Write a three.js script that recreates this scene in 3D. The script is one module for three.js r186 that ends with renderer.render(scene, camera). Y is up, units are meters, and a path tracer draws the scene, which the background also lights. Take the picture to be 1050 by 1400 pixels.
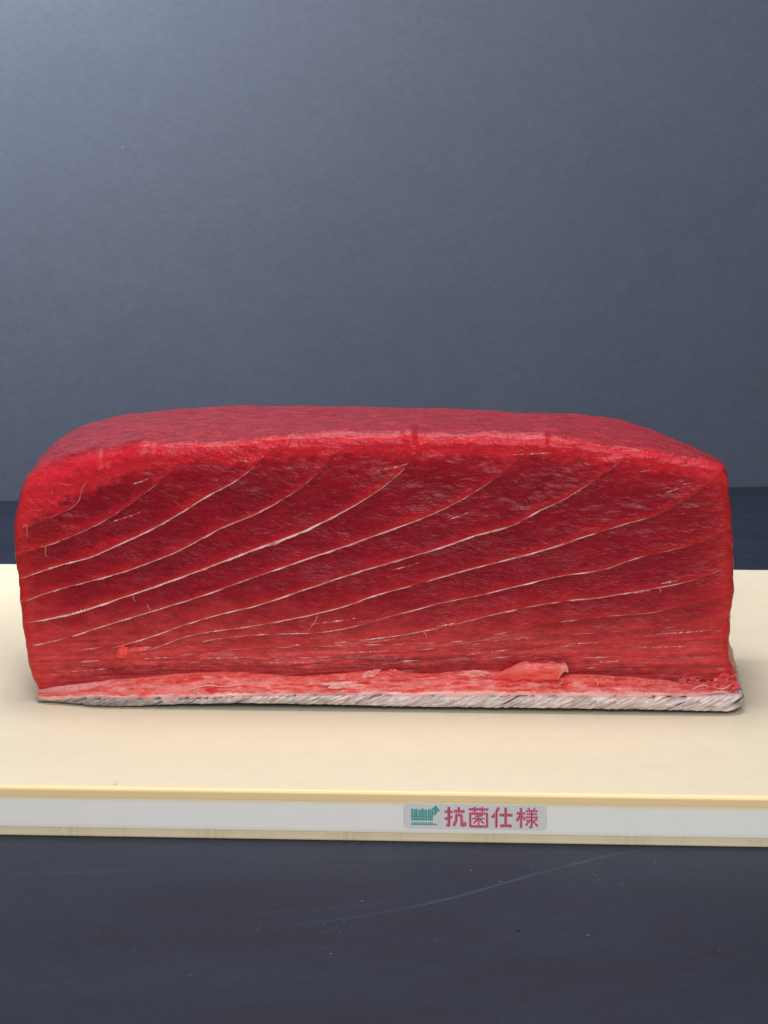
import * as THREE from 'three';
import { ImprovedNoise } from 'three/addons/math/ImprovedNoise.js';
import { RoundedBoxGeometry } from 'three/addons/geometries/RoundedBoxGeometry.js';
import { RectAreaLightUniformsLib } from 'three/addons/lights/RectAreaLightUniformsLib.js';

// ---------------------------------------------------------------- camera, light, exposure
const scene = new THREE.Scene();
const camera = new THREE.PerspectiveCamera(20.0, 3 / 4, 0.05, 20);
camera.rotation.order = 'YXZ';
camera.position.set(0, 0.399, 1.317);
camera.rotation.set(-0.21345, 0, -0.013);

const renderer = new THREE.WebGLRenderer({ antialias: true });
renderer.toneMapping = THREE.LinearToneMapping;
renderer.toneMappingExposure = 1.0;
renderer.shadowMap.enabled = true;
RectAreaLightUniformsLib.init();
scene.background = new THREE.Color().setRGB(0.07, 0.075, 0.085);   // the dim room around the set

function softbox(x, y, z, w, h, tx, ty, tz, intensity, color) {
  const l = new THREE.RectAreaLight(color, intensity, w, h);
  l.position.set(x, y, z); l.lookAt(tx, ty, tz); scene.add(l);
}
softbox(-0.08, 1.22, -0.10, 0.70, 0.62, 0, 0.05, -0.02, 9.6, new THREE.Color(1.0, 0.985, 0.96));         // key, overhead
softbox(-0.02, 0.86, 1.42, 0.9, 0.8, 0, 0.05, 0, 8.2, new THREE.Color(1.0, 0.99, 0.975));                // large soft front light above the camera
softbox(-0.36, 0.54, -0.16, 0.26, 0.22, -0.24, 0.54, -0.59, 40.0, new THREE.Color(0.97, 0.985, 1.0));    // background lamp on the wall

// ---------------------------------------------------------------- helpers
const perlin = new ImprovedNoise();
const N = (x, y = 0, z = 0) => perlin.noise(x + 57.31, y + 91.7, z + 13.9);
const fbm = (x, y, z = 0, o = 4) => { let s = 0, a = 0.5, f = 1; for (let i = 0; i < o; i++) { s += a * N(x * f, y * f, z * f + i * 7.3); a *= 0.5; f *= 2.03; } return s; };
const ridge = (x, y, z = 0, o = 3) => { let s = 0, a = 0.5, f = 1; for (let i = 0; i < o; i++) { s += a * (1 - 2.4 * Math.abs(N(x * f, y * f, z * f + i * 5.1))); a *= 0.5; f *= 2.07; } return s; };
let seed = 20240607;
const rnd = () => { seed |= 0; seed = (seed + 0x6D2B79F5) | 0; let t = Math.imul(seed ^ (seed >>> 15), 1 | seed); t = (t + Math.imul(t ^ (t >>> 7), 61 | t)) ^ t; return ((t ^ (t >>> 14)) >>> 0) / 4294967296; };
const clamp = (v, a = 0, b = 1) => Math.min(b, Math.max(a, v));
const sstep = (a, b, v) => { const t = clamp((v - a) / (b - a)); return t * t * (3 - 2 * t); };
const mix = (a, b, t) => a + (b - a) * t;
const mix3 = (a, b, t) => [mix(a[0], b[0], t), mix(a[1], b[1], t), mix(a[2], b[2], t)];
const srgb = (r, g, b) => new THREE.Color().setRGB(r / 255, g / 255, b / 255, THREE.SRGBColorSpace);
// smooth curve through points with rising x (monotone cubic)
function curve(pts) {
  const n = pts.length, d = [], m = [];
  for (let i = 0; i < n - 1; i++) d.push((pts[i + 1][1] - pts[i][1]) / (pts[i + 1][0] - pts[i][0]));
  for (let i = 0; i < n; i++) m.push(i === 0 ? d[0] : i === n - 1 ? d[n - 2] : d[i - 1] * d[i] <= 0 ? 0 : 2 * d[i - 1] * d[i] / (d[i - 1] + d[i]));
  return (x) => {
    if (x <= pts[0][0]) return pts[0][1]; if (x >= pts[n - 1][0]) return pts[n - 1][1];
    let i = 0; while (x > pts[i + 1][0]) i++;
    const h = pts[i + 1][0] - pts[i][0], t = (x - pts[i][0]) / h, t2 = t * t, t3 = t2 * t;
    return (2 * t3 - 3 * t2 + 1) * pts[i][1] + (t3 - 2 * t2 + t) * h * m[i] + (-2 * t3 + 3 * t2) * pts[i + 1][1] + (t3 - t2) * h * m[i + 1];
  };
}
// a grid of (nu x nv) points as an indexed geometry; point(i, j) -> [x, y, z] in millimetres, tint(i, j, p) -> [r, g, b], uv(i, j, p)
function gridGeometry(nu, nv, point, tint, uv, flip = false) {
  const pos = new Float32Array(nu * nv * 3), col = tint ? new Float32Array(nu * nv * 3) : null, tex = new Float32Array(nu * nv * 2), idx = new Uint32Array((nu - 1) * (nv - 1) * 6);
  let k = 0;
  for (let j = 0; j < nv; j++) for (let i = 0; i < nu; i++, k++) {
    const p = point(i, j);
    pos[k * 3] = p[0] / 1000; pos[k * 3 + 1] = p[1] / 1000; pos[k * 3 + 2] = p[2] / 1000;
    if (col) { const c = tint(i, j, p); col[k * 3] = c[0]; col[k * 3 + 1] = c[1]; col[k * 3 + 2] = c[2]; }
    const t = uv ? uv(i, j, p) : [p[0] / 1000, p[1] / 1000];
    tex[k * 2] = t[0]; tex[k * 2 + 1] = t[1];
  }
  k = 0;
  for (let j = 0; j < nv - 1; j++) for (let i = 0; i < nu - 1; i++) {
    const a = j * nu + i, b = a + 1, c = a + nu, d = c + 1;
    if (flip) { idx[k++] = a; idx[k++] = c; idx[k++] = b; idx[k++] = b; idx[k++] = c; idx[k++] = d; }
    else { idx[k++] = a; idx[k++] = b; idx[k++] = c; idx[k++] = b; idx[k++] = d; idx[k++] = c; }
  }
  const g = new THREE.BufferGeometry();
  g.setAttribute('position', new THREE.BufferAttribute(pos, 3));
  if (col) g.setAttribute('color', new THREE.BufferAttribute(col, 3));
  g.setAttribute('uv', new THREE.BufferAttribute(tex, 2));
  g.setIndex(new THREE.BufferAttribute(idx, 1));
  g.computeVertexNormals();
  return g;
}
function add(name, geometry, material, parent, label) {
  const m = new THREE.Mesh(geometry, material); m.name = name; m.castShadow = m.receiveShadow = true;
  if (label) m.userData.label = label;
  parent.add(m); return m;
}
const used = {};
const numbered = (n) => { used[n] = (used[n] ?? -1) + 1; return used[n] ? `${n}_${String(used[n]).padStart(3, '0')}` : n; };
// a texture from a function of (u, v) in 0..1
function texture(w, h, fn, channels, colour, repeat) {
  const data = new Uint8Array(w * h * 4);
  for (let y = 0, k = 0; y < h; y++) for (let x = 0; x < w; x++, k += 4) {
    const v = fn(x, y);
    if (channels === 1) { data[k] = data[k + 1] = data[k + 2] = clamp(v) * 255; } else { data[k] = clamp(v[0]) * 255; data[k + 1] = clamp(v[1]) * 255; data[k + 2] = clamp(v[2]) * 255; }
    data[k + 3] = 255;
  }
  const t = new THREE.DataTexture(data, w, h);
  t.magFilter = THREE.LinearFilter; t.minFilter = THREE.LinearFilter; t.wrapS = t.wrapT = THREE.RepeatWrapping;
  if (colour) t.colorSpace = THREE.SRGBColorSpace;
  if (repeat) t.repeat.set(...repeat);
  t.needsUpdate = true;
  return t;
}
// noise that tiles over the texture: lattice value noise with period (px, py)
function tileNoise(px, py, salt) {
  const h = (i, j) => { let n = Math.imul(((i % px) + px) % px, 374761393) + Math.imul(((j % py) + py) % py, 668265263) + Math.imul(salt, 974711); n = Math.imul(n ^ (n >>> 13), 1274126177); return ((n ^ (n >>> 16)) >>> 0) / 4294967296; };
  return (u, v) => {
    const x = u * px, y = v * py, i = Math.floor(x), j = Math.floor(y), a = x - i, b = y - j, s = a * a * (3 - 2 * a), t = b * b * (3 - 2 * b);
    return mix(mix(h(i, j), h(i + 1, j), s), mix(h(i, j + 1), h(i + 1, j + 1), s), t);
  };
}

// ---------------------------------------------------------------- setting: dark counter and wall
{
  // counter top: 0.95 m of it per repeat, with dust, scuffs and one long arc-shaped scratch in front of the board
  const W = 2048, S = 0.95, n1 = tileNoise(14, 22, 3), n2 = tileNoise(60, 130, 4), n3 = tileNoise(420, 700, 5), n4 = tileNoise(5, 7, 6);
  const wear = new Float32Array(W * W);
  const X = (m) => (m / S + 0.5) * W, Y = (m) => ((m + 0.62) / S) * W;           // metres (x, z) -> texel
  const dab = (x, z, r, a) => {
    const cx = X(x), cy = Y(z), R = r / S * W;
    for (let j = Math.floor(cy - R - 1); j <= cy + R + 1; j++) for (let i = Math.floor(cx - R - 1); i <= cx + R + 1; i++) {
      const d = Math.hypot(i - cx, j - cy); if (d < R + 0.7) { const k = (((j % W) + W) % W) * W + (((i % W) + W) % W); wear[k] = Math.max(wear[k], a * clamp(R + 0.7 - d)); }
    }
  };
  const stroke = (pts, r, a, gap = 0) => {
    const c = new THREE.CatmullRomCurve3(pts.map(([x, z]) => new THREE.Vector3(x, 0, z)));
    const n = Math.ceil(c.getLength() / 0.0003);
    for (let i = 0; i <= n; i++) { const p = c.getPoint(i / n), e = Math.sin(Math.PI * i / n) ** 0.5, g = 0.55 + 0.45 * sstep(-gap, 0.4, N(i * 0.013, a * 40)); dab(p.x, p.z + 0.0004 * N(i * 0.02, 4), r * (0.6 + 0.5 * N(i * 0.03, 9) + 0.3), a * e * g); }
  };
  stroke([[-0.055, 0.233], [-0.02, 0.226], [0.02, 0.206], [0.06, 0.176], [0.098, 0.150], [0.125, 0.138]], 0.0011, 0.22, 0.2);
  stroke([[-0.10, 0.222], [-0.05, 0.217], [-0.01, 0.210], [0.02, 0.203]], 0.0006, 0.10, 0.2);
  stroke([[-0.07, 0.262], [-0.01, 0.255], [0.05, 0.242]], 0.0006, 0.06, 0.1);
  stroke([[-0.17, 0.168], [-0.13, 0.166], [-0.10, 0.163]], 0.0009, 0.14, 0.3);
  stroke([[-0.02, 0.152], [0.005, 0.1525], [0.02, 0.151]], 0.0016, 0.10, 0.3);
  stroke([[0.015, 0.163], [0.035, 0.176], [0.05, 0.182]], 0.0009, 0.08, 0.3);
  for (let i = 0; i < 2600; i++) dab((rnd() - 0.5) * 0.9, rnd() * 0.9 - 0.6, 0.00012 + 0.0004 * rnd() ** 4, 0.14 + 0.86 * rnd() ** 2.5);
  for (const [cx, cz] of [[-0.015, 0.172], [-0.12, 0.236], [0.09, 0.185], [-0.02, 0.235]]) for (let i = 0; i < 12; i++) dab(cx + (rnd() - 0.5) * 0.012, cz + (rnd() - 0.5) * 0.018, 0.0001 + 0.0003 * rnd(), 0.25 + 0.5 * rnd());
  for (let i = 0; i < 50; i++) { const x = (rnd() - 0.5) * 0.8, z = rnd() * 0.9 - 0.6, a = (rnd() - 0.5) * 0.5, l = 0.008 + 0.03 * rnd(); stroke([[x, z], [x + l * 0.5, z + a * l * 0.5], [x + l, z + a * l * 1.2]], 0.0004, 0.03 + 0.06 * rnd()); }
  const colour = texture(W, W, (x, y) => {
    const u = x / W, v = y / W, w = wear[y * W + x];
    const b = 0.9 + 0.16 * (n1(u, v) - 0.5) + 0.10 * (n2(u, v) - 0.5) + 0.12 * (n3(u, v) - 0.5) + 0.08 * (n4(u, v) - 0.5);
    return [b * 0.146 + w * 0.30, b * 0.172 + w * 0.31, b * 0.240 + w * 0.35];
  }, 3, true, [1, 1]);
  const rough = texture(1024, 1024, (x, y) => 0.60 + 0.06 * (n1(x / 1024, y / 1024) - 0.5) + 0.08 * (n2(x / 1024, y / 1024) - 0.5), 1, false);
  const bump = texture(1024, 1024, (x, y) => 0.5 * tileBump(x / 1024, y / 1024) + 0.5 * tileBump2(x / 1024, y / 1024), 1, false, [6, 6]);
  const mat = new THREE.MeshPhysicalMaterial({ map: colour, roughness: 1, roughnessMap: rough, bumpMap: bump, bumpScale: 0.00003, specularIntensity: 0.45, name: 'slate_laminate' });
  const g = new THREE.BoxGeometry(1.9, 0.03, 1.9); g.translate(0, -0.0174, 0.1);
  const p = g.attributes.position, nn = g.attributes.normal, uv = g.attributes.uv;
  for (let i = 0; i < p.count; i++) uv.setXY(i, p.getX(i) / S + 0.5, (p.getZ(i) + 0.62 - Math.abs(nn.getZ(i)) * p.getY(i)) / S);
  const table = add('counter_top', g, mat, scene);
  table.userData = { kind: 'structure', label: 'dark blue-grey counter surface with scuffs and a long arc-shaped scratch' };

  // wall
  const M = 1024, w1 = tileNoise(9, 9, 11), w2 = tileNoise(40, 50, 12), w3 = tileNoise(150, 230, 13), w4 = tileNoise(330, 480, 14);
  const spots = new Float32Array(M * M);
  const wd = (x, y, r, a) => { for (let j = Math.floor(y - r - 1); j <= y + r + 1; j++) for (let i = Math.floor(x - r - 1); i <= x + r + 1; i++) { const d = Math.hypot(i - x, j - y); if (d < r + 0.7) spots[((j + M) % M) * M + ((i + M) % M)] = a * clamp(r + 0.7 - d); } };
  for (let i = 0; i < 160; i++) wd(rnd() * M, rnd() * M, 0.3 + rnd() * 0.9, (rnd() < 0.75 ? -0.16 : 0.2) * (0.3 + 0.7 * rnd()));
  for (const [x, y, r, a] of [[0.972, 0.66, 1.2, 0.5], [0.975, 0.652, 0.7, 0.35], [0.60, 0.64, 1.0, 0.25], [0.20, 0.45, 1.2, 0.3], [0.215, 0.45, 0.8, 0.2], [0.19, 0.72, 1.8, -0.2], [0.80, 0.74, 1.5, -0.2], [0.71, 0.80, 1.4, -0.16]]) wd(x * M, y * M, r, a);
  const S2 = 0.56;
  const wallColour = texture(M, M, (x, y) => {
    const u = x / M, v = y / M, b = 1 + 0.03 * (w1(u, v) - 0.5) + 0.03 * (w2(u, v) - 0.5) + 0.05 * (w3(u, v) - 0.5) + 0.06 * (w4(u, v) - 0.5) + spots[y * M + x];
    return [b * 0.236, b * 0.266, b * 0.330];
  }, 3, true);
  const wallBump = texture(M, M, (x, y) => 0.5 * w3(x / M, y / M) + 0.5 * w4(x / M, y / M), 1, false);
  const wm = new THREE.MeshPhysicalMaterial({ map: wallColour, roughness: 0.62, bumpMap: wallBump, bumpScale: 0.00003, name: 'grey_blue_panel' });
  const wg = new THREE.BoxGeometry(2.4, 1.5, 0.02); wg.translate(0, 0.75, -0.01);
  const wp = wg.attributes.position, wu = wg.attributes.uv;
  for (let i = 0; i < wp.count; i++) wu.setXY(i, wp.getX(i) / S2 + 0.5, wp.getY(i) / S2);
  const wall = add('wall', wg, wm, scene);
  wall.position.set(0, -0.02, -0.593); wall.rotation.y = 0.029;
  wall.userData = { kind: 'structure', label: 'plain matte blue-grey wall behind the cutting board' };
}
function tileBump(u, v) { return (tileBump.n ??= tileNoise(260, 420, 21))(u, v); }
function tileBump2(u, v) { return (tileBump2.n ??= tileNoise(90, 150, 22))(u, v); }

// ---------------------------------------------------------------- cutting board (own axes: top at y = 0, front edge at z = 131 mm)
const YAW = -0.09;
const board = new THREE.Group(); board.name = 'cutting_board'; scene.add(board);
board.position.set(0, 0.02, 0); board.rotation.y = YAW;
board.userData = { label: 'cream plastic cutting board with a white core under the block of tuna', category: 'cutting board' };
{
  const ZF = 131, ZB = -285, XL = -330, XR = 330;
  // milled ribs along the edges: irregular vertical stripes, 60 mm per repeat
  const rw = 1024, stripes = tileNoise(44, 1, 31), fine = tileNoise(130, 2, 32), slow = tileNoise(6, 2, 33);
  const ribs = texture(rw, 64, (x, y) => { const u = x / rw, v = y / 64, a = sstep(0.15, 0.75, slow(u, v)); return 0.5 + a * (0.34 * Math.sin(u * Math.PI * 2 * 52 + 2.2 * stripes(u, 0)) + 0.25 * (stripes(u, v) - 0.5)) + 0.2 * (fine(u, v) - 0.5); }, 1, false);
  const f1 = tileNoise(8, 8, 41), f2 = tileNoise(60, 60, 42), f3 = tileNoise(300, 300, 43);
  const grain = texture(1024, 1024, (x, y) => 0.4 * f2(x / 1024, y / 1024) + 0.6 * f3(x / 1024, y / 1024), 1, false, [8, 8]);
  // knife marks and faint stains on the top, one texture over the whole 660 x 416 mm face
  const W = 2048, H = 1024, mk = new Float32Array(W * H);
  const dot = (x, z, r, a) => { const cx = (x - XL) / 660 * W, cy = (z - ZB) / 416 * H, rx = r / 660 * W, ry = r / 416 * H; for (let j = Math.floor(cy - ry - 1); j <= cy + ry + 1; j++) for (let i = Math.floor(cx - rx - 1); i <= cx + rx + 1; i++) { if (i < 0 || j < 0 || i >= W || j >= H) continue; const d = Math.hypot((i - cx) / (rx + 0.5), (j - cy) / (ry + 0.5)); if (d < 1) { const k = j * W + i; mk[k] = Math.abs(a) > Math.abs(mk[k]) ? a * (1 - d * d) : mk[k]; } } };
  const cut = (x, z, dx, dz, a, r = 0.18) => { const l = Math.hypot(dx, dz), n = Math.ceil(l / 0.15); for (let i = 0; i <= n; i++) dot(x + dx * i / n, z + dz * i / n + 0.2 * N(i * 0.05, x), r, a * Math.sin(Math.PI * (i + 0.5) / (n + 1)) ** 0.6); };
  for (let i = 0; i < 120; i++) { const a = (rnd() - 0.5) * 0.35, l = 4 + 18 * rnd(); cut((rnd() - 0.5) * 420, -150 + 270 * rnd(), l * Math.cos(a), l * Math.sin(a), (rnd() < 0.6 ? -1 : 0.6) * 0.035 * (0.3 + rnd())); }
  for (let i = 0; i < 70; i++) dot((rnd() - 0.5) * 400, 20 + 108 * rnd(), 0.25 + 0.4 * rnd(), -0.10 * rnd());
  for (const [x, z, r, a] of [[-107, 126, 0.8, -0.24], [-106, 129, 1.2, -0.16], [-108, 121, 0.5, -0.2], [-106.4, 123, 0.5, -0.14], [-93, 95, 0.4, 0.1]]) dot(x, z, r, a);
  cut(118, 52, 9, 1, -0.07, 0.4); cut(-163, 22, 7, 0.5, -0.12, 0.5); cut(163, -58, 10, -1, -0.08, 0.8); cut(-84, 100, 8, 1, -0.05, 0.4);
  const topColour = texture(W, H, (x, y) => { const u = x / W, v = y / H, b = 1 + 0.02 * (f1(u, v) - 0.5) + 0.016 * (f2(u * 2, v) - 0.5) + mk[y * W + x]; return [b * 0.882, b * 0.838 + mk[y * W + x] * 0.2, b * 0.738 + mk[y * W + x] * 0.35]; }, 3, true);
  topColour.wrapS = topColour.wrapT = THREE.ClampToEdgeWrapping;
  const topMat = new THREE.MeshPhysicalMaterial({ map: topColour, roughness: 0.52, bumpMap: grain, bumpScale: 0.00004, name: 'scuffed_cream_plastic' });
  const creamEdge = new THREE.MeshPhysicalMaterial({ color: new THREE.Color().setRGB(0.89, 0.67, 0.35), roughness: 0.42, bumpMap: ribs, bumpScale: 0.00006, name: 'cream_plastic_edge' });  // golden glow of light inside the plastic, put into the edge colour
  const lowEdge = new THREE.MeshPhysicalMaterial({ color: new THREE.Color().setRGB(0.72, 0.61, 0.41), roughness: 0.45, bumpMap: ribs, bumpScale: 0.0003, name: 'shaded_cream_plastic' });  // shade on the lower layer, put into a duller tan
  const white = new THREE.MeshPhysicalMaterial({ vertexColors: true, roughness: 0.4, bumpMap: ribs, bumpScale: 0.00009, name: 'white_plastic_core' });
  // one layer of the laminate: a closed band round the edge (profile in (out, y)) and a lid of its own material
  function layer(name, profile, edgeMat, lid, tint) {
    // outline: rounded rectangle sampled counter-clockwise from above
    const R = 12, out = [], q = 8;
    for (const [cx, cz, a0] of [[XR - R, ZF - R, 0], [XR - R, ZB + R, 1], [XL + R, ZB + R, 2], [XL + R, ZF - R, 3]]) for (let i = 0; i <= q; i++) { const a = Math.PI / 2 * (1 - a0) - Math.PI / 2 * (i / q); out.push([cx + R * Math.cos(a), cz + R * Math.sin(a), Math.cos(a), Math.sin(a)]); }
    out.push(out[0]);
    // run length for the ribs
    const run = [0]; for (let i = 1; i < out.length; i++) run.push(run[i - 1] + Math.hypot(out[i][0] - out[i - 1][0], out[i][1] - out[i - 1][1]));
    const g = gridGeometry(out.length, profile.length, (i, j) => [out[i][0] + out[i][2] * profile[j][0], profile[j][1], out[i][1] + out[i][3] * profile[j][0]], tint ? (i, j) => tint(profile[j][1]) : null, (i, j) => [-run[i] / 60, profile[j][1] / 20], true);
    const m = add(name, g, edgeMat, board);
    if (lid) {
      const e = profile[profile.length - 1], y = e[1], shape = new THREE.Shape(out.slice(0, -1).map((o) => new THREE.Vector2(o[0] + o[2] * e[0], -(o[1] + o[3] * e[0]))));
      const lg = new THREE.ShapeGeometry(shape); lg.rotateX(-Math.PI / 2); lg.translate(0, y, 0);
      const lp = lg.attributes.position, lu = lg.attributes.uv;
      for (let i = 0; i < lp.count; i++) { lu.setXY(i, (lp.getX(i) - XL) / 660, (lp.getZ(i) - ZB) / 416); lp.setXYZ(i, lp.getX(i) / 1000, lp.getY(i) / 1000, lp.getZ(i) / 1000); }
      add(lid[0], lg, lid[1], m);
    }
    return m;
  }
  const arc = (cx, cy, r, a0, a1, n) => Array.from({ length: n + 1 }, (_, i) => { const a = mix(a0, a1, i / n); return [cx + r * Math.cos(a), cy + r * Math.sin(a)]; });
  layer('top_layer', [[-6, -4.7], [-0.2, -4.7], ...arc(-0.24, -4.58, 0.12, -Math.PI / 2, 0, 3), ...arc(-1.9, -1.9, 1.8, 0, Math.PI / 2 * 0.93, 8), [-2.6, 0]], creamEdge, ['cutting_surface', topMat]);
  layer('core', [[-8, -18.6], [-0.2, -18.6], [-0.16, -18.4], [-0.16, -17.6], [-0.16, -16.4], [-0.16, -7.0], [-0.16, -6.0], [-0.16, -5.4], [-0.16, -4.9], [-0.18, -4.71], [-8, -4.71]], white, null, (y) => mix3(mix3([0.86, 0.85, 0.81], [0.87, 0.70, 0.42], sstep(-6.6, -4.7, y)), [0.78, 0.70, 0.55], sstep(-16.8, -18.5, y)));
  layer('bottom_layer', [[-8, -22.4], [-1.0, -22.4], ...arc(-0.7, -21.7, 0.7, -Math.PI / 2, 0, 5), [0, -21.0], [-0.12, -20.8], ...arc(-0.3, -18.8, 0.18, 0, Math.PI / 2, 3), [-8, -18.61]], lowEdge);
  // small moulding tick on the lower layer
  const tick = new RoundedBoxGeometry(0.0007, 0.0021, 0.0006, 2, 0.00015); tick.translate(-0.1293, -0.0197, 0.1311);
  add('mould_mark', tick, new THREE.MeshPhysicalMaterial({ color: new THREE.Color().setRGB(0.8, 0.74, 0.6), roughness: 0.4, name: 'cream_plastic' }), board);

  // printed label on the white core: four characters and a small green mark
  const cv = document.createElement('canvas'); cv.width = 1226; cv.height = 212;
  const c = cv.getContext('2d');
  c.fillStyle = 'rgb(214,213,214)'; c.fillRect(0, 0, 1226, 212);
  c.lineCap = 'butt'; c.lineJoin = 'round';
  const glyph = (x, y, w, h, strokes, lw, style) => {
    c.strokeStyle = style; c.lineWidth = lw;
    for (const s of strokes) { c.beginPath(); s.forEach(([a, b], i) => { const X = x + a * w / 100, Y = y + b * h / 100; i ? c.lineTo(X, Y) : c.moveTo(X, Y); }); c.stroke(); }
  };
  const red = 'rgb(192,66,98)';
  glyph(348, 20, 184, 176, [[[3, 27], [40, 27]], [[23, 3], [23, 92], [11, 90]], [[3, 62], [40, 50]], [[69, 3], [69, 22]], [[45, 24], [97, 24]], [[57, 42], [57, 66], [45, 95]], [[53, 42], [84, 42]], [[82, 42], [82, 90], [97, 90], [97, 74]]], 25, red);
  glyph(556, 20, 176, 178, [[[2, 13], [98, 13]], [[31, 2], [31, 25]], [[69, 2], [69, 25]]], 23, red);
  glyph(556, 20, 176, 178, [[[9, 98], [9, 33], [91, 33], [91, 98]], [[9, 94], [91, 94]]], 22, red);
  glyph(556, 20, 176, 178, [[[70, 42], [32, 46]], [[20, 57], [80, 57]], [[50, 44], [50, 88]], [[47, 60], [24, 80]], [[53, 60], [77, 80]]], 16, red);
  glyph(752, 20, 184, 178, [[[35, 2], [22, 30], [3, 52]], [[23, 32], [23, 98]], [[37, 38], [99, 38]], [[67, 2], [67, 90]], [[41, 89], [95, 89]]], 26, red);
  glyph(962, 20, 190, 178, [[[2, 29], [42, 29]], [[23, 2], [23, 98]], [[21, 36], [3, 66]], [[26, 40], [41, 60]]], 22, red);
  glyph(962, 20, 190, 178, [[[55, 2], [61, 14]], [[86, 2], [79, 14]], [[45, 18], [98, 18]], [[49, 32], [94, 32]], [[43, 47], [100, 47]], [[70, 18], [70, 95], [59, 93]], [[47, 62], [62, 62], [45, 86]], [[95, 55], [76, 67]], [[72, 62], [99, 90]]], 18, red);
  const teal = 'rgb(62,146,136)', pale = 'rgb(116,172,170)';
  c.fillStyle = pale; c.fillRect(68, 50, 186, 120);
  glyph(66, 40, 190, 140, [[[6, 4], [6, 48]], [[22, 4], [22, 46]], [[40, 12], [40, 46]], [[52, 0], [52, 50]], [[66, 12], [66, 48]], [[82, 4], [82, 46]], [[96, 16], [96, 46]]], 16, teal);
  glyph(66, 40, 190, 140, [[[0, 50], [98, 50]], [[0, 67], [98, 67]]], 14, teal);
  glyph(66, 40, 190, 140, [[[0, 98], [118, 98]]], 13, 'rgb(96,150,150)');
  c.fillStyle = 'rgb(214,213,214)'; c.fillRect(60, 146, 210, 12);
  c.fillStyle = teal; c.beginPath(); c.moveTo(280, 14); c.lineTo(318, 62); c.lineTo(296, 66); c.lineTo(270, 104); c.lineTo(254, 84); c.lineTo(264, 60); c.lineTo(238, 48); c.closePath(); c.fill();
  for (let x = 0; x < 1226; x += 20) { c.fillStyle = `rgba(222,222,220,${0.30 + 0.2 * rnd()})`; c.fillRect(x + rnd() * 3, 0, 6 + 3 * rnd(), 212); }   // light catching the milled ribs, painted as pale stripes over the print
  const lt = new THREE.CanvasTexture(cv); lt.colorSpace = THREE.SRGBColorSpace; lt.magFilter = THREE.LinearFilter; lt.generateMipmaps = false;
  const w = 0.0613, h = 0.0112, r = 0.0022, sh = new THREE.Shape();
  sh.moveTo(r, 0); sh.lineTo(w - r, 0); sh.quadraticCurveTo(w, 0, w, r); sh.lineTo(w, h - r); sh.quadraticCurveTo(w, h, w - r, h); sh.lineTo(r, h); sh.quadraticCurveTo(0, h, 0, h - r); sh.lineTo(0, r); sh.quadraticCurveTo(0, 0, r, 0);
  const lg = new THREE.ExtrudeGeometry(sh, { depth: 0.0001, bevelEnabled: false, curveSegments: 6 });
  const lp = lg.attributes.position, lu = lg.attributes.uv;
  for (let i = 0; i < lp.count; i++) lu.setXY(i, lp.getX(i) / w, lp.getY(i) / h);
  lg.translate(0.0184, -0.0163, 0.13087);
  const ribs2 = ribs.clone(); ribs2.repeat.set(w / 0.06, 1); ribs2.needsUpdate = true;
  add('label', lg, new THREE.MeshPhysicalMaterial({ map: lt, roughness: 0.38, bumpMap: ribs2, bumpScale: 0.00007, name: 'printed_label' }), board, 'pale grey rounded label with red characters and a green mark');
}

// ---------------------------------------------------------------- block of tuna (own axes in mm: front face at z = 0, board at y = 0)
const tuna = new THREE.Group(); tuna.name = 'tuna_block'; scene.add(tuna);
tuna.position.set(0, 0.02, 0); tuna.rotation.y = YAW;
tuna.userData = { label: 'large block of raw red tuna, skin side down on the cream cutting board', category: 'raw fish' };

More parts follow.
